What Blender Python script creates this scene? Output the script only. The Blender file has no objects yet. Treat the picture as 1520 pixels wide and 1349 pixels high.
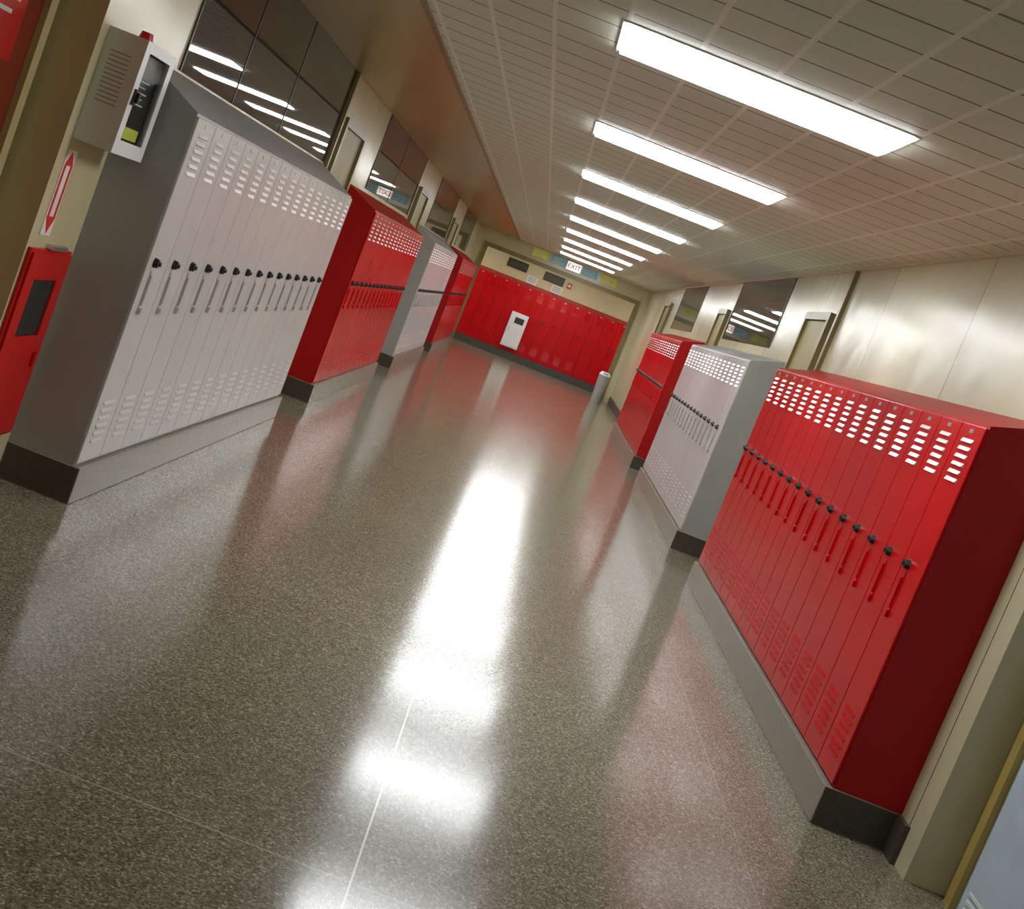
import bpy, bmesh, math
from mathutils import Matrix, Vector
scene = bpy.context.scene
COL = scene.collection
scene.view_settings.view_transform = 'Standard'
CEIL = 2.525

# ------------------------------------------------------------ materials
def new_mat(name):
    m = bpy.data.materials.new(name); m.use_nodes = True
    nt = m.node_tree
    b = nt.nodes.get('Principled BSDF')
    return m, nt, b
def P(name, col, rough=0.5, metal=0.0, var=0.08, nscale=6.0, bump=0.0, bscale=60.0, coat=0.0, spec=0.5, coatr=0.1):
    m, nt, b = new_mat(name)
    N = nt.nodes; L = nt.links
    g = N.new('ShaderNodeNewGeometry')
    n = N.new('ShaderNodeTexNoise'); n.inputs['Scale'].default_value = nscale; n.inputs['Detail'].default_value = 4
    L.new(g.outputs['Position'], n.inputs['Vector'])
    r = N.new('ShaderNodeValToRGB')
    r.color_ramp.elements[0].position = 0.3; r.color_ramp.elements[1].position = 0.7
    r.color_ramp.elements[0].color = tuple(c*(1-var) for c in col)+(1,)
    r.color_ramp.elements[1].color = tuple(min(1, c*(1+var)) for c in col)+(1,)
    L.new(n.outputs['Fac'], r.inputs['Fac']); L.new(r.outputs['Color'], b.inputs['Base Color'])
    b.inputs['Roughness'].default_value = rough
    b.inputs['Metallic'].default_value = metal
    b.inputs['Specular IOR Level'].default_value = spec
    b.inputs['Coat Weight'].default_value = coat
    b.inputs['Coat Roughness'].default_value = coatr
    if bump > 0:
        n2 = N.new('ShaderNodeTexNoise'); n2.inputs['Scale'].default_value = bscale
        L.new(g.outputs['Position'], n2.inputs['Vector'])
        bp = N.new('ShaderNodeBump'); bp.inputs['Strength'].default_value = bump; bp.inputs['Distance'].default_value = 0.01
        L.new(n2.outputs['Fac'], bp.inputs['Height']); L.new(bp.outputs['Normal'], b.inputs['Normal'])
    return m
def math_node(nt, op, a, b=None, c=None):
    n = nt.nodes.new('ShaderNodeMath'); n.operation = op
    for i, v in enumerate((a, b, c)):
        if v is None: continue
        if isinstance(v, (int, float)): n.inputs[i].default_value = v
        else: nt.links.new(v, n.inputs[i])
    return n.outputs[0]
def line_mask(nt, coord, origin, period, half):
    t = math_node(nt, 'SUBTRACT', coord, origin)
    t = math_node(nt, 'DIVIDE', t, period)
    t = math_node(nt, 'ADD', t, 0.5)
    t = math_node(nt, 'FRACT', t)
    t = math_node(nt, 'SUBTRACT', t, 0.5)
    t = math_node(nt, 'ABSOLUTE', t)
    t = math_node(nt, 'MULTIPLY', t, period)
    return math_node(nt, 'LESS_THAN', t, half)
def mixc(nt, fac, a, b):
    n = nt.nodes.new('ShaderNodeMix'); n.data_type = 'RGBA'
    if isinstance(fac, (int, float)): n.inputs[0].default_value = fac
    else: nt.links.new(fac, n.inputs[0])
    for idx, v in ((6, a), (7, b)):
        if isinstance(v, tuple): n.inputs[idx].default_value = v
        else: nt.links.new(v, n.inputs[idx])
    return n.outputs[2]

# floor terrazzo
def floor_material():
    m, nt, b = new_mat('polished_terrazzo')
    N = nt.nodes; L = nt.links
    g = N.new('ShaderNodeNewGeometry'); s = N.new('ShaderNodeSeparateXYZ')
    L.new(g.outputs['Position'], s.inputs[0])
    v = N.new('ShaderNodeTexVoronoi'); v.inputs['Scale'].default_value = 170
    L.new(g.outputs['Position'], v.inputs['Vector'])
    sep = N.new('ShaderNodeSeparateColor'); L.new(v.outputs['Color'], sep.inputs[0])
    r = N.new('ShaderNodeValToRGB'); r.color_ramp.interpolation = 'LINEAR'
    e = r.color_ramp.elements
    e[0].position = 0.0; e[0].color = (0.090, 0.080, 0.056, 1)
    e[1].position = 1.0; e[1].color = (0.54, 0.49, 0.38, 1)
    x = e.new(0.35); x.color = (0.165, 0.150, 0.108, 1)
    x = e.new(0.7); x.color = (0.245, 0.224, 0.163, 1)
    x = e.new(0.92); x.color = (0.335, 0.308, 0.228, 1)
    L.new(sep.outputs[0], r.inputs['Fac'])
    n = N.new('ShaderNodeTexNoise'); n.inputs['Scale'].default_value = 1.2; n.inputs['Detail'].default_value = 5
    L.new(g.outputs['Position'], n.inputs['Vector'])
    r2 = N.new('ShaderNodeValToRGB'); r2.color_ramp.elements[0].color = (0.80, 0.80, 0.80, 1); r2.color_ramp.elements[1].color = (1.12, 1.12, 1.08, 1)
    L.new(n.outputs['Fac'], r2.inputs['Fac'])
    mu = N.new('ShaderNodeMix'); mu.data_type = 'RGBA'; mu.blend_type = 'MULTIPLY'; mu.inputs[0].default_value = 1
    L.new(r.outputs[0], mu.inputs[6]); L.new(r2.outputs[0], mu.inputs[7])
    # the pale joint line gets fainter further along the corridor
    joint_fade = N.new('ShaderNodeMapRange'); joint_fade.inputs[1].default_value = 6; joint_fade.inputs[2].default_value = 11; joint_fade.inputs[3].default_value = 1.0; joint_fade.inputs[4].default_value = 0.12
    L.new(s.outputs[1], joint_fade.inputs[0])
    m1 = math_node(nt, 'MULTIPLY', line_mask(nt, s.outputs[0], 0.072, 50, 0.003), joint_fade.outputs[0])
    m1b = math_node(nt, 'MULTIPLY', line_mask(nt, s.outputs[0], 1.30, 50, 0.002), 0.2)
    m2 = math_node(nt, 'MULTIPLY', line_mask(nt, s.outputs[1], 3.15, 60, 0.003), 0.4)
    mk = math_node(nt, 'MAXIMUM', math_node(nt, 'MAXIMUM', m1, m1b), m2)
    c = mixc(nt, mk, mu.outputs[2], (0.75, 0.72, 0.62, 1))
    L.new(c, b.inputs['Base Color'])
    n3 = N.new('ShaderNodeTexNoise'); n3.inputs['Scale'].default_value = 3.0; n3.inputs['Detail'].default_value = 6
    L.new(g.outputs['Position'], n3.inputs['Vector'])
    mr = N.new('ShaderNodeMapRange'); mr.inputs[3].default_value = 0.125; mr.inputs[4].default_value = 0.175
    L.new(n3.outputs['Fac'], mr.inputs[0]); L.new(mr.outputs[0], b.inputs['Roughness'])
    b.inputs['Specular IOR Level'].default_value = 0.36
    return m
def tile_material():
    m, nt, b = new_mat('ceiling_tile_grid')
    N = nt.nodes; L = nt.links
    g = N.new('ShaderNodeNewGeometry'); s = N.new('ShaderNodeSeparateXYZ')
    L.new(g.outputs['Position'], s.inputs[0])
    n = N.new('ShaderNodeTexNoise'); n.inputs['Scale'].default_value = 30; n.inputs['Detail'].default_value = 4
    L.new(g.outputs['Position'], n.inputs['Vector'])
    r = N.new('ShaderNodeValToRGB'); r.color_ramp.elements[0].color = (0.72, 0.76, 0.64, 1); r.color_ramp.elements[1].color = (0.83, 0.87, 0.75, 1)
    L.new(n.outputs['Fac'], r.inputs['Fac'])
    cross = line_mask(nt, s.outputs[1], 5.12, 0.2925, 0.008)
    lng = line_mask(nt, s.outputs[0], -0.09, 0.28, 0.010)
    c = mixc(nt, cross, r.outputs[0], (0.24, 0.22, 0.17, 1))
    c = mixc(nt, lng, c, (0.92, 0.94, 0.86, 1))
    L.new(c, b.inputs['Base Color'])
    h = math_node(nt, 'SUBTRACT', lng, cross)
    bp = N.new('ShaderNodeBump'); bp.inputs['Strength'].default_value = 0.4; bp.inputs['Distance'].default_value = 0.01
    L.new(h, bp.inputs['Height']); L.new(bp.outputs['Normal'], b.inputs['Normal'])
    b.inputs['Roughness'].default_value = 0.6
    return m
def wall_material(name, col, seam=None, rough=0.28):
    m, nt, b = new_mat(name)
    N = nt.nodes; L = nt.links
    g = N.new('ShaderNodeNewGeometry'); s = N.new('ShaderNodeSeparateXYZ')
    L.new(g.outputs['Position'], s.inputs[0])
    n = N.new('ShaderNodeTexNoise'); n.inputs['Scale'].default_value = 2.5; n.inputs['Detail'].default_value = 3
    L.new(g.outputs['Position'], n.inputs['Vector'])
    r = N.new('ShaderNodeValToRGB')
    r.color_ramp.elements[0].color = tuple(c*0.92 for c in col)+(1,); r.color_ramp.elements[1].color = tuple(min(1, c*1.06) for c in col)+(1,)
    L.new(n.outputs['Fac'], r.inputs['Fac'])
    c = r.outputs[0]
    if seam:
        k = line_mask(nt, s.outputs[1], seam[0], seam[1], 0.004)
        c = mixc(nt, k, c, (0.10, 0.08, 0.05, 1))
    L.new(c, b.inputs['Base Color'])
    b.inputs['Roughness'].default_value = rough
    n2 = N.new('ShaderNodeTexNoise'); n2.inputs['Scale'].default_value = 1.6
    L.new(g.outputs['Position'], n2.inputs['Vector'])
    bp = N.new('ShaderNodeBump'); bp.inputs['Strength'].default_value = 0.25; bp.inputs['Distance'].default_value = 0.05
    L.new(n2.outputs['Fac'], bp.inputs['Height']); L.new(bp.outputs['Normal'], b.inputs['Normal'])
    return m
def emis(name, col, st):
    m, nt, b = new_mat(name)
    b.inputs['Base Color'].default_value = col+(1,)
    b.inputs['Emission Color'].default_value = col+(1,)
    b.inputs['Emission Strength'].default_value = st
    return m

M = {}
M['floor'] = floor_material()
M['tile'] = tile_material()
M['plaster'] = wall_material('golden_brown_gloss_plaster', (0.46, 0.36, 0.12), None, 0.3)
M['wall'] = wall_material('cream_gloss_wall', (0.64, 0.58, 0.36), None, 0.24)
M['wallseam'] = wall_material('cream_panel_wall', (0.60, 0.55, 0.37), (6.77, 1.83), 0.26)
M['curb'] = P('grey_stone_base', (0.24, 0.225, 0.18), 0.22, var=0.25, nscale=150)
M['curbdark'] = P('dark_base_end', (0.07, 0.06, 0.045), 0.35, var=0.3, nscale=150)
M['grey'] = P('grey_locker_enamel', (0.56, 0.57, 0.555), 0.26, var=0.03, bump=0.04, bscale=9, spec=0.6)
M['greybody'] = P('grey_locker_enamel_shaded', (0.36, 0.37, 0.36), 0.4, var=0.04)  # same enamel as the doors, darkened: shade put into the colour
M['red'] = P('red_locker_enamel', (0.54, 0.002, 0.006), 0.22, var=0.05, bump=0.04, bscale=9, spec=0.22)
M['redbody'] = P('red_locker_enamel_shaded', (0.42, 0.003, 0.005), 0.4, var=0.05, spec=0.3)  # door red made darker to paint in the shade on the bodies
M['vent'] = P('louver_highlight_pale', (0.85, 0.83, 0.82), 0.28, metal=0.35)  # pale tone paints the ceiling-light highlights onto the grey lockers' upper louvers
M['ventred'] = P('louver_highlight_pink', (0.58, 0.44, 0.42), 0.25, metal=0.5)  # highlight on the red louvers, put into the colour
M['steel'] = P('handle_steel', (0.55, 0.54, 0.54), 0.3, metal=0.8)
M['dialcap'] = P('dark_dial_metal', (0.10, 0.10, 0.10), 0.3, metal=0.8)
M['black'] = P('black_plastic', (0.012, 0.012, 0.014), 0.3)
M['white'] = P('white_enamel', (0.84, 0.86, 0.86), 0.35, var=0.03)
M['bin'] = P('grey_white_plastic', (0.36, 0.36, 0.34), 0.5, var=0.03)
M['glass'] = P('dark_transom_glass', (0.018, 0.026, 0.028), 0.02, var=0.3, nscale=1.5, spec=0.75)
M['darkframe'] = P('dark_bronze_frame', (0.035, 0.028, 0.02), 0.4)
M['olive'] = P('olive_brown_paint', (0.24, 0.19, 0.075), 0.35)
M['olivedoor'] = P('olive_door_paint', (0.27, 0.22, 0.07), 0.45)
M['tanframe'] = P('tan_olive_frame_paint', (0.58, 0.49, 0.25), 0.4)
M['brick'] = P('dark_red_door_paint', (0.24, 0.030, 0.012), 0.35)
M['blue'] = P('pale_blue_door_paint', (0.56, 0.68, 0.80), 0.4)
M['ochre'] = P('ochre_jamb_paint', (0.42, 0.30, 0.08), 0.45)
M['brightred'] = P('bright_red_paint', (0.60, 0.008, 0.008), 0.35)
M['yellow'] = P('yellow_paper', (0.80, 0.85, 0.10), 0.7)
M['bluepaper'] = P('sky_blue_paper', (0.24, 0.66, 0.94), 0.7)
M['paper'] = P('white_paper', (0.8, 0.8, 0.76), 0.8)
M['light'] = emis('fluorescent_diffuser', (0.96, 0.99, 1.0), 22.0)
M['lightdim'] = emis('dim_fluorescent_diffuser', (1.0, 0.98, 0.94), 15.0)  # weaker emission than the main row of ceiling lights
M['exitface'] = emis('lit_sign_face', (1.0, 0.97, 0.92), 1.3)
M['redlet'] = P('red_lettering', (0.7, 0.02, 0.02), 0.5)
mg, nt, b = new_mat('clear_pane'); b.inputs['Base Color'].default_value = (0.9, 0.95, 0.95, 1); b.inputs['Transmission Weight'].default_value = 1; b.inputs['Roughness'].default_value = 0.02; b.inputs['IOR'].default_value = 1.1
M['pane'] = mg

# ------------------------------------------------------------ mesh helpers
def bm_box(bm, x0, x1, y0, y1, z0, z1, mi=0):
    vs = [bm.verts.new(p) for p in ((x0,y0,z0),(x1,y0,z0),(x1,y1,z0),(x0,y1,z0),(x0,y0,z1),(x1,y0,z1),(x1,y1,z1),(x0,y1,z1))]
    for f in ((0,3,2,1),(4,5,6,7),(0,1,5,4),(1,2,6,5),(2,3,7,6),(3,0,4,7)):
        fc = bm.faces.new([vs[i] for i in f]); fc.material_index = mi
    return vs
def finish(bm, name, mats, bevel=0.0):
    if bevel > 0:
        bmesh.ops.bevel(bm, geom=list(bm.edges), offset=bevel, segments=2, affect='EDGES', profile=0.5)
    bmesh.ops.recalc_face_normals(bm, faces=bm.faces)
    me = bpy.data.meshes.new(name); bm.to_mesh(me); bm.free()
    for mm in (mats if isinstance(mats, (list, tuple)) else [mats]): me.materials.append(mm)
    return me
def box_mesh(name, b6, mat, bevel=0.0):
    bm = bmesh.new(); bm_box(bm, *b6); return finish(bm, name, mat, bevel)
def boxes_mesh(name, lst, mat, bevel=0.0):
    bm = bmesh.new()
    for b6 in lst: bm_box(bm, *b6)
    return finish(bm, name, mat, bevel)
def obj(name, me, parent=None, label=None, cat=None, group=None, kind=None, loc=None):
    o = bpy.data.objects.new(name, me); COL.objects.link(o)
    if parent: o.parent = parent
    if label: o['label'] = label
    if cat: o['category'] = cat
    if group: o['group'] = group
    if kind: o['kind'] = kind
    if loc: o.location = loc
    return o
def struct(name, me, label, cat):
    return obj(name, me, None, label, cat, None, 'structure')
def copy_tree(o, parent=None):
    n = o.copy(); COL.objects.link(n); n.parent = parent
    for c in o.children: copy_tree(c, n)
    return n
def cyl_mesh(name, r1, r2, depth, mat, axis='Z', seg=24, bevel=0):
    bm = bmesh.new()
    bmesh.ops.create_cone(bm, cap_ends=True, segments=seg, radius1=r1, radius2=r2, depth=depth)
    if axis == 'X': bmesh.ops.rotate(bm, verts=bm.verts, cent=(0,0,0), matrix=Matrix.Rotation(math.pi/2, 3, 'Y'))
    if axis == 'Y': bmesh.ops.rotate(bm, verts=bm.verts, cent=(0,0,0), matrix=Matrix.Rotation(math.pi/2, 3, 'X'))
    return finish(bm, name, mat)

# ------------------------------------------------------------ room shell
XL, XR = -1.85, 2.0
Y0, YE, YF = -2.0, 28.5, 30.85
struct('floor', box_mesh('floor', (-6, 6, Y0, YF+.2, -0.1, 0), M['floor']), 'polished speckled terrazzo corridor floor with thin joint lines', 'floor')
struct('ceiling', box_mesh('ceiling', (-0.98, 2.4, Y0, YE, CEIL, CEIL+.1), M['tile']), 'cream acoustic tile ceiling with grid lines', 'ceiling')
struct('ceiling.001', box_mesh('ceiling', (-2.3, -0.98, Y0, YE, CEIL, CEIL+.1), M['plaster']), 'golden brown glossy plaster ceiling border', 'ceiling')
struct('ceiling.002', box_mesh('ceiling', (-6, 6, YE, YF+.2, CEIL, CEIL+.1), M['wall']), 'cream ceiling of the crossing corridor', 'ceiling')
struct('trim_1', box_mesh('trim', (-1.0, -0.97, Y0, YE, CEIL-.012, CEIL), M['olive']), 'narrow brown edge strip of the tile ceiling', 'trim')
struct('trim_2', box_mesh('trim', (XR-.02, XR, 4.79, YE, CEIL-.02, CEIL), M['wall']), 'narrow cream angle strip at ceiling edge', 'trim')
struct('wall_left', box_mesh('wall', (-2.05, XL, 4.95, YE, 0, CEIL), M['wall']), 'cream glossy painted corridor wall', 'wall')
struct('wall_left.001', box_mesh('wall', (-2.25, -2.05, Y0, 4.95, 0, CEIL), M['wall']), 'cream wall set back at a doorway', 'wall')
struct('wall_right', box_mesh('wall', (XR, 2.18, 4.79, YE, 0, CEIL), M['wallseam']), 'cream glossy panelled corridor wall', 'wall')
struct('wall_right.001', box_mesh('wall', (2.18, 2.38, Y0, 4.79, 0, CEIL), M['wall']), 'cream wall set back at a doorway', 'wall')
struct('wall_back', box_mesh('wall', (-2.05, 2.18, Y0-.2, Y0, 0, CEIL), M['wall']), 'cream wall closing the corridor', 'wall')
OX0, OX1, OZ = -1.58, 1.77, 2.17
struct('wall_end', boxes_mesh('wall', [(-6, OX0, YE, YE+.15, 0, CEIL), (OX1, 6, YE, YE+.15, 0, CEIL), (OX0, OX1, YE, YE+.15, OZ, CEIL)], M['wall']), 'cream end wall with a wide framed opening', 'wall')
struct('wall_far', box_mesh('wall', (-6, 6, YF, YF+.2, 0, CEIL), M['wall']), 'cream wall of the crossing corridor', 'wall')
struct('wall_far.001', box_mesh('wall', (-6.2, -6, YE, YF+.2, 0, CEIL), M['wall']), 'cream wall closing the crossing corridor', 'wall')
struct('wall_far.002', box_mesh('wall', (6, 6.2, YE, YF+.2, 0, CEIL), M['wall']), 'cream wall closing the crossing corridor', 'wall')
struct('trim_3', boxes_mesh('trim', [(OX0-.07, OX0+.02, YE-.05, YE, 0, OZ+.07), (OX1-.02, OX1+.07, YE-.05, YE, 0, OZ+.07), (OX0+.02, OX1-.02, YE-.05, YE, OZ-.02, OZ+.07)], M['olive']), 'olive brown frame around the wide opening', 'door frame')

# transom windows
wi = [0]
def window(side, y0, y1, muls):
    wi[0] += 1
    s = 1 if side == 'L' else -1
    xw = XL if side == 'L' else XR
    def xb(a, b):
        p, q = xw+s*a, xw+s*b
        return (min(p, q), max(p, q))
    a = xb(0, .006)
    w = struct('window_%d' % wi[0], box_mesh('pane', (a[0], a[1], y0, y1, 1.84, CEIL), M['glass']), 'dark glass transom window above the lockers', 'window')
    a = xb(.006, .009)
    f = boxes_mesh('frame', [(a[0], a[1], y0, y0+.015, 1.84, CEIL), (a[0], a[1], y1-.015, y1, 1.84, CEIL)] + [(a[0], a[1], m-.005, m+.005, 1.84, CEIL) for m in muls], M['darkframe'])
    obj('frame', f, w)
window('L', 5.95, 9.78, [6.92, 8.1])
window('L', 12.0, 15.6, [13.6])
window('L', 17.9, 21.3, [])
window('L', 23.6, 26.6, [])
window('R', 12.1, 15.3, [])
window('R', 18.6, 21.6, [])

# side doors in gaps
di = [0]
def side_door(side, y0, y1, matd='olivedoor', frame='olive', ztop=2.15, xw=None, lab='olive brown painted door with metal frame', louver=False):
    di[0] += 1
    s = 1 if side == 'L' else -1
    if xw is None: xw = XL if side == 'L' else XR
    def B(a, b, y0, y1, z0, z1):
        p, q = xw+s*a, xw+s*b
        return (min(p, q), max(p, q), y0, y1, z0, z1)
    d = struct('door_%d' % di[0], box_mesh('door', B(0, .02, y0, y1, 0.005, ztop), M[matd]), lab, 'door')
    obj('frame', boxes_mesh('frame', [B(0, .045, y0-.06, y0, 0, ztop+.06), B(0, .045, y1, y1+.06, 0, ztop+.06), B(0, .045, y0, y1, ztop, ztop+.06)], M[frame]), d)
    bm = bmesh.new()
    bm_box(bm, *B(.02, .026, y0+.06, y0+.10, .95, 1.12)); bm_box(bm, *B(.026, .07, y0+.07, y0+.09, 1.03, 1.05)); bm_box(bm, *B(.055, .07, y0+.07, y0+.19, 1.03, 1.05))
    obj('handle', finish(bm, 'handle', M['steel']), d)
    if louver:
        obj('vent', boxes_mesh('vent', [B(.02, .026, y1-.30, y1-.06, .035+i*.03, .047+i*.03) for i in range(3)], M['white']), d)
    return d
side_door('L', 9.98, 10.88)
side_door('L', 15.85, 16.75)
side_door('L', 21.6, 22.5)
side_door('R', 9.95, 10.75, ztop=2.12)
side_door('R', 15.55, 16.2, ztop=2.12)
side_door('R', 22.8, 23.7, ztop=2.2, matd='olive')
side_door('L', 3.9, 4.85, 'brick', 'tanframe', 2.4, -2.05, 'dark red painted classroom door with tan frame')
side_door('R', 3.75, 4.66, 'blue', 'ochre', 2.12, 2.18, 'pale blue painted metal door with louvers and ochre frame', True)
struct('trim_4', box_mesh('trim', (XR-.03, XR, 9.70, 9.76, .16, CEIL-.02), M['olive']), 'vertical brown cover strip at the panel edge', 'trim')
struct('trim_5', box_mesh('trim', (XL, XL+.03, 9.80, 9.85, .16, CEIL), M['olive']), 'vertical brown cover strip beside the glass', 'trim')
dp = obj('poster', None, None, 'bright red paper poster taped on the dark red door', 'poster', loc=(-2.03, 4.42, 1.58))
obj('sheet', box_mesh('sheet', (0, .003, 0, .30, 0, .42), M['brightred']), dp)
obj('print', boxes_mesh('print', [(.003, .004, .04, .24-.04*(i % 2), .30-i*.05, .315-i*.05) for i in range(4)], M['paper']), dp)

# ------------------------------------------------------------ lockers
W, D = 0.285, 0.285
BASE = 0.16
def louvers(name, zs, wv, mat, h=.015, o=.007):
    bm = bmesh.new()
    for z in zs:
        x = D+.0125
        vs = [bm.verts.new(p) for p in ((x,-wv/2,z+h),(x,wv/2,z+h),(x,wv/2,z),(x,-wv/2,z),(x+o,-wv/2+.006,z),(x+o,wv/2-.006,z))]
        for f in ((0,1,5,4),(0,4,3),(1,2,5),(3,4,5,2),(0,3,2,1)): bm.faces.new([vs[i] for i in f])
    return finish(bm, name, mat)
def locker_template(kind, HF, HB, ventmat):
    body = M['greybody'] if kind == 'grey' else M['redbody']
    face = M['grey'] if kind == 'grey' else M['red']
    w2 = W/2-.0006
    bm = bmesh.new()
    pts = [(0,0),(D,0),(D,HF),(0,HB)]
    a = [bm.verts.new((x,-w2,z)) for x, z in pts]; b_ = [bm.verts.new((x,w2,z)) for x, z in pts]
    bm.faces.new(a); bm.faces.new(b_)
    for i in range(4): bm.faces.new((a[i], a[(i+1)%4], b_[(i+1)%4], b_[i]))
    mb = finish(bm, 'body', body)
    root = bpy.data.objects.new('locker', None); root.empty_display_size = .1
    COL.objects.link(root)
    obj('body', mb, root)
    bm = bmesh.new(); bm_box(bm, D, D+.012, -w2+.003, w2-.003, .012, HF-.012)
    door = obj('door', finish(bm, 'door', face, .003), root)
    v = obj('vent', louvers('vent', [1.275+(HF-1.52)+i*.032 for i in range(6)], .138, ventmat), door); v['label'] = 'upper louvers, highlight painted in along the corridor'
    obj('vent', louvers('vent', [.10+i*.034 for i in range(6)], .15, face, .014, .007 if kind == 'grey' else .0045), door)
    x = D+.012
    bm = bmesh.new()
    bm_box(bm, x, x+.003, -.068, -.044, .67, .86)
    bm_box(bm, x+.003, x+.010, -.061, -.051, .71, .84)
    bm_box(bm, x+.003, x+.014, -.070, -.042, .672, .70)
    hd = obj('handle', finish(bm, 'handle', M['steel'] if kind == 'grey' else M['red'], .001), door)
    if kind == 'grey': hd['label'] = 'silver metal lift handle'
    bm = bmesh.new()
    bmesh.ops.create_cone(bm, cap_ends=True, segments=20, radius1=.022, radius2=.018, depth=.020, matrix=Matrix.Translation((x+.010, -.056, .895)) @ Matrix.Rotation(math.pi/2, 4, 'Y'))
    n0 = len(bm.faces)
    bmesh.ops.create_cone(bm, cap_ends=True, segments=12, radius1=.010, radius2=.008, depth=.010, matrix=Matrix.Translation((x+.025, -.056, .895)) @ Matrix.Rotation(math.pi/2, 4, 'Y'))
    bm.faces.ensure_lookup_table()
    for f in bm.faces[n0:]: f.material_index = 1
    lk = obj('dial_lock', finish(bm, 'dial_lock', [M['black'], M['dialcap']]), door); lk['label'] = 'black round dial lock'
    obj('number_plate', box_mesh('number_plate', (x, x+.002, -.022, .022, HF-.046, HF-.030), M['steel']), door)
    return root
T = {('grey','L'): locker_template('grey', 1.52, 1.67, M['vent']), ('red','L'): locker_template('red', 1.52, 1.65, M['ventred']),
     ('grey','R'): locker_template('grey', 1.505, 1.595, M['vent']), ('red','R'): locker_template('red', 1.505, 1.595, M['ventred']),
     ('red','F'): locker_template('red', 1.52, 1.60, M['red'])}
LAB = {'grey': 'light grey metal locker with louvered door and dial lock', 'red': 'bright red metal locker with louvered door and dial lock'}
def base_mesh(b6, light_axis):
    bm = bmesh.new(); bm_box(bm, *b6)
    bmesh.ops.recalc_face_normals(bm, faces=bm.faces)
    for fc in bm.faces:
        if abs(fc.normal[1-light_axis]) > .9: fc.material_index = 1  # lit front, shaded ends: the light difference is painted into the colours
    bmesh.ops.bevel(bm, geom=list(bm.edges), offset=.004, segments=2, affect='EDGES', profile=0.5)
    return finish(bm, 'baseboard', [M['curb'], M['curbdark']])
def bank(kind, side, start, n, grp):
    for i in range(n):
        r = copy_tree(T[(kind, side)])
        c = start+W*(i+.5)
        if side == 'L': r.location = (XL, c, BASE); r.rotation_euler = (0, 0, 0)
        elif side == 'R': r.location = (XR, c, BASE); r.rotation_euler = (0, 0, math.pi)
        else: r.location = (c, YF, BASE); r.rotation_euler = (0, 0, -math.pi/2)
        r['label'] = LAB[kind]; r['category'] = 'locker'; r['group'] = grp
    e = start+W*n
    dd = D+.034
    if side == 'L': b6 = (XL, XL+dd, start-.005, e+.005, 0, BASE); nm = 'baseboard_left'; ax = 0
    elif side == 'R': b6 = (XR-dd, XR, start-.005, e+.005, 0, BASE); nm = 'baseboard_right'; ax = 0
    else: b6 = (start, e, YF-dd, YF, 0, BASE); nm = 'baseboard_far'; ax = 1
    if side == 'F':
        me = box_mesh('baseboard', b6, M['curbdark'], .004)
    else:
        me = base_mesh(b6, ax)
    struct(nm, me, 'raised grey stone base under the lockers with shaded ends painted dark', 'locker base')
bank('grey', 'L', 5.45, 15, 'grey lockers beside the wall cabinet')
bank('red', 'L', 11.1, 15, 'red lockers past the first doorway')
bank('grey', 'L', 17.0, 15, 'grey lockers past the second doorway')
bank('red', 'L', 22.8, 16, 'red lockers near the wide opening')
bank('red', 'R', 5.05, 16, 'red lockers along the panelled wall')
bank('grey', 'R', 10.95, 15, 'grey lockers along the panelled wall')
bank('red', 'R', 16.4, 16, 'red lockers beyond the grey ones on the panelled wall')
bank('red', 'F', -3.135, 22, 'red lockers across the end corridor')
for t in T.values():
    for c in list(t.children_recursive): bpy.data.objects.remove(c)
    bpy.data.objects.remove(t)
def skirt(side, y0, y1):
    if side == 'L': b6 = (XL, XL+.02, y0, y1, 0, BASE); nm = 'baseboard_left'
    else: b6 = (XR-.02, XR, y0, y1, 0, BASE); nm = 'baseboard_right'
    struct(nm, box_mesh('baseboard', b6, M['curbdark']), 'dark speckled stone baseboard', 'baseboard')
for s, a, b_ in (('L', 9.735, 9.91), ('L', 10.95, 11.09), ('L', 15.39, 15.78), ('L', 16.82, 16.99), ('L', 21.29, 21.53), ('L', 22.57, 22.79), ('L', 27.37, 28.44),
                ('R', 4.92, 5.04), ('R', 9.62, 9.88), ('R', 10.82, 10.94), ('R', 15.24, 15.48), ('R', 16.27, 16.39), ('R', 20.97, 22.73), ('R', 23.77, 28.44)):
    skirt(s, a, b_)

# ------------------------------------------------------------ ceiling lights
def ceiling_light(x0, x1, y0, y1, grp, lm='light'):
    zc = CEIL
    root = obj('ceiling_light', None, None, 'lit rectangular fluorescent ceiling light with thin white frame', 'ceiling light', grp, loc=((x0+x1)/2, (y0+y1)/2, zc))
    hx, hy = (x1-x0)/2, (y1-y0)/2
    obj('frame', boxes_mesh('frame', [(-hx-.018, -hx, -hy-.018, hy+.018, -.006, 0), (hx, hx+.018, -hy-.018, hy+.018, -.006, 0), (-hx, hx, -hy-.018, -hy, -.006, 0), (-hx, hx, hy, hy+.018, -.006, 0)], M['white']), root)
    obj('diffuser', box_mesh('diffuser', (-hx, hx, -hy, hy, -.018, -.001), M[lm], .004), root)
for i in range(9):
    y = 4.98+2.665*i
    ceiling_light(-.09, 1.02, y, y+.52, 'row of corridor ceiling lights')
ceiling_light(-.09, 1.02, -.26, .22, 'row of corridor ceiling lights', 'lightdim')
ceiling_light(-3.0, -1.9, 29.3, 29.7, 'crossing corridor ceiling lights', 'lightdim')
ceiling_light(2.2, 3.3, 29.3, 29.7, 'crossing corridor ceiling lights', 'lightdim')
ceiling_light(-.4, .7, 29.2, 29.6, 'crossing corridor ceiling lights', 'lightdim')

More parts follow.
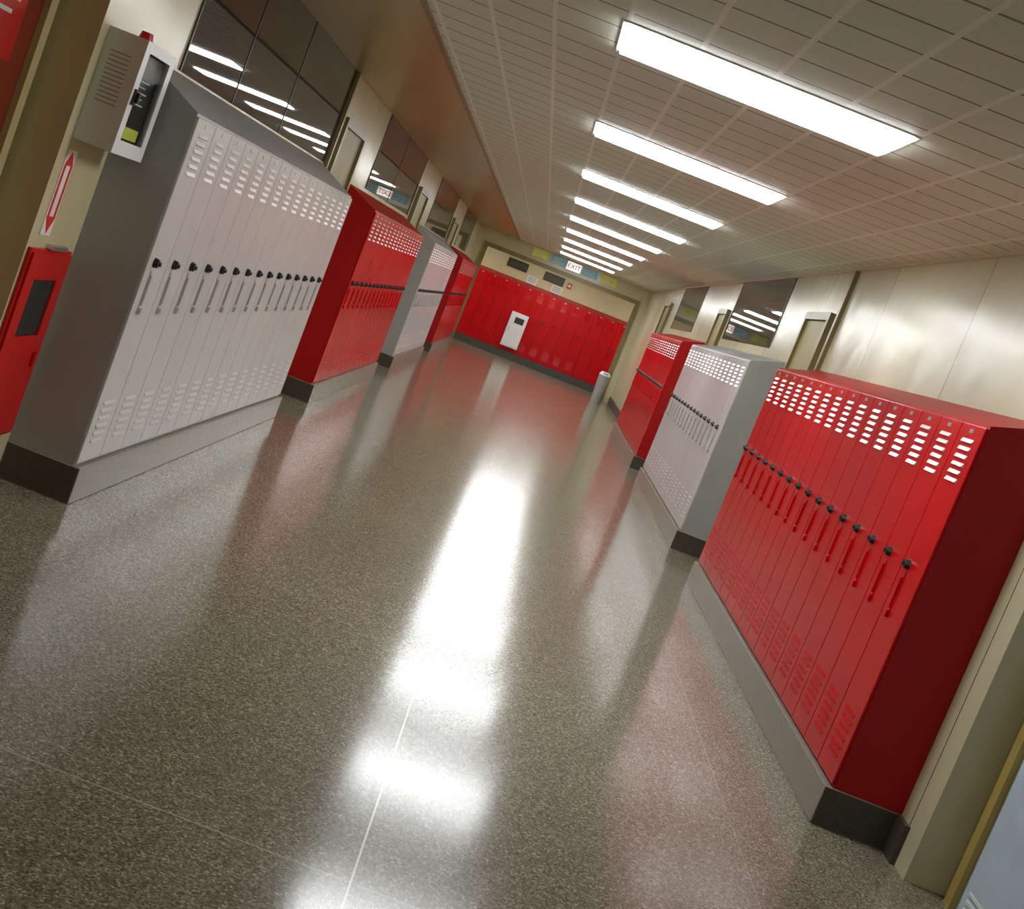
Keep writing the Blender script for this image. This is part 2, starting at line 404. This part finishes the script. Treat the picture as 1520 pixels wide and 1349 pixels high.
# ------------------------------------------------------------ AED wall cabinet
C = Vector((XL, 5.03, 1.415)); cw, ch, cd = .37, .43, .14
root = obj('defibrillator_cabinet', None, None, 'white metal defibrillator wall cabinet with glass door and red alarm light', 'defibrillator cabinet', loc=C)
t = .008
obj('body', boxes_mesh('body', [(0, t, 0, cw, 0, ch), (t, cd, 0, t, 0, ch), (t, cd, cw-t, cw, 0, ch), (t, cd, t, cw-t, 0, t), (t, cd, t, cw-t, ch-t, ch)], M['white']), root)
fr = .055
door = obj('door', boxes_mesh('door', [(cd, cd+.012, 0, fr, 0, ch), (cd, cd+.012, cw-fr, cw, 0, ch), (cd, cd+.012, fr, cw-fr, 0, fr), (cd, cd+.012, fr, cw-fr, ch-fr*.7, ch)], M['white']), root)
obj('pane', box_mesh('pane', (cd+.003, cd+.006, fr, cw-fr, fr, ch-fr*.7), M['pane']), door)
obj('latch', boxes_mesh('latch', [(cd+.012, cd+.022, .02, .05, .19, .25), (cd+.022, cd+.034, .028, .045, .20, .24)], M['black'], .002), door)
obj('vent', boxes_mesh('vent', [(.03, .11, -.002, 0, .16+i*.017, .165+i*.017) for i in range(12)], P('slot_shadow_grey', (.42, .42, .40), .6)), root)
obj('alarm_light', cyl_mesh('alarm_light', .03, .022, .035, M['brightred']), root, loc=(.09, .14, ch+.0175))
df = obj('defibrillator', None, None, 'black portable defibrillator in a carry case with yellow tag', 'defibrillator', loc=C+Vector((.012, .04, .0085)))
obj('case', box_mesh('case', (0, .115, 0, .29, 0, .39), M['black'], .012), df)
obj('label_tag', box_mesh('label_tag', (.1152, .1172, .03, .25, .055, .10), M['yellow']), df)
obj('label_text', boxes_mesh('label_text', [(.1152, .117, .06, .19-.03*(i % 2), .19+i*.022, .195+i*.022) for i in range(5)], M['paper']), df)

# arrow sign
def tri_prism(bm, pts, x0, x1, mi=0):
    a = [bm.verts.new((x0, y, z)) for y, z in pts]; c = [bm.verts.new((x1, y, z)) for y, z in pts]
    for f in (a, c): bm.faces.new(f).material_index = mi
    n = len(pts)
    for i in range(n): bm.faces.new((a[i], a[(i+1) % n], c[(i+1) % n], c[i])).material_index = mi
sg = obj('fire_extinguisher_sign', None, None, 'narrow white wall sign with red border and arrow', 'sign', loc=(XL, 5.03, 1.035))
obj('panel', box_mesh('panel', (0, .003, 0, .10, 0, .335), M['paper']), sg)
bm = bmesh.new()
tri_prism(bm, [(.005, .075), (.095, .075), (.05, .008)], .003, .0045)
tri_prism(bm, [(.008, .275), (.092, .275), (.05, .328)], .003, .0045)
bm_box(bm, .003, .0045, .010, .028, .075, .275); bm_box(bm, .003, .0045, .072, .090, .075, .275)
obj('arrow', finish(bm, 'arrow', M['redlet']), sg)

# fire extinguisher cabinet
fc = obj('fire_extinguisher_cabinet', None, None, 'red metal fire extinguisher cabinet with small dark window', 'fire extinguisher cabinet', loc=(XL, 4.97, .205))
obj('body', box_mesh('body', (0, .014, 0, .43, 0, .78), M['brightred'], .003), fc)
d2 = obj('door', boxes_mesh('door', [(.014, .024, .015, .10, .015, .765), (.014, .024, .33, .415, .015, .765), (.014, .024, .10, .33, .015, .43), (.014, .024, .10, .33, .66, .765)], M['brightred']), fc)
obj('window', box_mesh('window', (.014, .018, .10, .33, .43, .66), M['glass']), d2)
obj('handle', boxes_mesh('handle', [(.024, .034, .35, .37, .30, .36)], M['red'], .002), d2)
obj('hinge', boxes_mesh('hinge', [(.0, .03, .17, .33, .78, .798)], M['steel'], .003), fc)

# ------------------------------------------------------------ signs over the opening
def flat_poster(name, x, z, w, h, mat, y, label, cat, stripes=True):
    o = obj(name, None, None, label, cat, loc=(x, y, z))
    obj('sheet', box_mesh('sheet', (-w/2, w/2, -.006, 0, -h/2, h/2), M[mat]), o)
    if stripes:
        obj('print', boxes_mesh('print', [(-w/2+.04, w/2-.04-.05*(i % 2), -.008, -.006, h/2-.05-i*.045, h/2-.03-i*.045) for i in range(3)], M['paper']), o)
    return o
flat_poster('poster', -.47, 2.41, .34, .17, 'yellow', YE, 'yellow paper poster above the wide opening', 'poster')
flat_poster('poster', -.07, 2.41, .32, .17, 'bluepaper', YE, 'sky blue paper poster above the wide opening', 'poster')
flat_poster('poster', .64, 2.40, .34, .17, 'bluepaper', YE, 'sky blue paper poster next to the exit sign', 'poster')
flat_poster('poster', 1.06, 2.40, .34, .17, 'yellow', YE, 'yellow paper poster above the wide opening', 'poster')
ex = obj('exit_sign', None, None, 'lit white exit sign with red letters', 'exit sign', loc=(.28, YE, 2.30))
obj('housing', box_mesh('housing', (-.16, .16, -.06, 0, 0, .19), M['white'], .004), ex)
obj('face', box_mesh('face', (-.15, .15, -.064, -.06, .015, .175), M['exitface']), ex)
cu = bpy.data.curves.new('t', 'FONT'); cu.body = 'EXIT'; cu.size = .14; cu.align_x = 'CENTER'; cu.align_y = 'CENTER'; cu.extrude = .002; cu.offset = .003
to = bpy.data.objects.new('t', cu); COL.objects.link(to)
bpy.context.view_layer.update()
me = bpy.data.meshes.new_from_object(to.evaluated_get(bpy.context.evaluated_depsgraph_get()))
bpy.data.objects.remove(to)
me.materials.clear(); me.materials.append(M['redlet'])
l = obj('lettering', me, ex, loc=(0, -.067, .095)); l.rotation_euler = (math.pi/2, 0, 0)

# far wall items
def wall_vent(x):
    o = obj('wall_vent', None, None, 'black louvered wall vent above the red lockers', 'vent', 'vents above the end lockers', loc=(x, YF, 2.06))
    obj('frame', boxes_mesh('frame', [(-.24, .24, -.02, 0, -.1, -.085), (-.24, .24, -.02, 0, .085, .1), (-.24, -.225, -.02, 0, -.085, .085), (.225, .24, -.02, 0, -.085, .085)], M['darkframe']), o)
    obj('slats', boxes_mesh('slats', [(-.225, .225, -.016, 0, -.08+i*.028, -.06+i*.028) for i in range(6)], M['black']), o)
wall_vent(-.9); wall_vent(-.02)
for x, z in ((-.48, 1.855), (.12, 1.855)):
    o = flat_poster('notice', x, z, .26, .18, 'paper', YF, 'white paper notice on the cream wall', 'notice', False)
    obj('print', boxes_mesh('print', [(-.09, .09, -.008, -.006, .04-i*.04, .05-i*.04) for i in range(3)], M['black']), o)
fa = obj('fire_alarm', None, None, 'small red fire alarm on the cream wall', 'fire alarm', loc=(.36, YF, 2.04))
obj('body', box_mesh('body', (-.05, .05, -.05, 0, -.06, .06), M['brightred'], .004), fa)
obj('strobe', box_mesh('strobe', (-.03, .03, -.065, -.05, -.03, .03), M['white'], .003), fa)
# white panel cabinet on end lockers
wc = obj('panel_cabinet', None, None, 'shallow white metal cabinet with dark window against red lockers', 'cabinet', loc=(-.43, YF-D-.047, .26))
obj('body', box_mesh('body', (-.2, .2, -.05, 0, 0, .80), M['white'], .005), wc)
dd = obj('door', box_mesh('door', (-.185, .185, -.06, -.05, .015, .785), M['white'], .004), wc)
obj('window', box_mesh('window', (-.08, .13, -.064, -.06, .56, .70), M['darkframe']), dd)
obj('handle', boxes_mesh('handle', [(-.15, -.13, -.07, -.06, .36, .44)], M['steel']), dd)
# bin
tb = obj('trash_can', None, None, 'pale grey tapered trash can with a swing lid', 'trash can', loc=(1.66, 27.5, 0))
obj('body', cyl_mesh('body', .095, .12, .56, M['bin'], seg=32), tb, loc=(0, 0, .28))
obj('lid', cyl_mesh('lid', .125, .09, .07, M['white'], seg=32), tb, loc=(0, 0, .595))
obj('swing_flap', box_mesh('swing_flap', (-.05, .05, -.005, .005, -.02, .02), M['steel']), tb, loc=(0, -.11, .595))

# ------------------------------------------------------------ world and camera
w = bpy.data.worlds.new('World'); scene.world = w; w.use_nodes = True
w.node_tree.nodes['Background'].inputs[0].default_value = (1, .95, .85, 1)
w.node_tree.nodes['Background'].inputs[1].default_value = 0.05
f = 2000.0
p = math.atan(227.2/f); psi = math.atan(35.8/f*math.cos(p)); t = math.radians(21.5)
F = Vector((math.sin(psi)*math.cos(p), math.cos(psi)*math.cos(p), -math.sin(p)))
R = Vector((math.cos(psi), -math.sin(psi), 0))
U = R.cross(F)
Xc = R*math.cos(t)+U*math.sin(t); Yc = -R*math.sin(t)+U*math.cos(t); Zc = -F
cd_ = bpy.data.cameras.new('camera'); cam = bpy.data.objects.new('camera', cd_); COL.objects.link(cam)
mat = Matrix((Xc, Yc, Zc)).transposed().to_4x4(); mat.translation = Vector((0, 0, 1.485))
cam.matrix_world = mat
cd_.sensor_fit = 'HORIZONTAL'; cd_.sensor_width = 36; cd_.lens = f/1520*36; cd_.clip_end = 100
scene.camera = cam
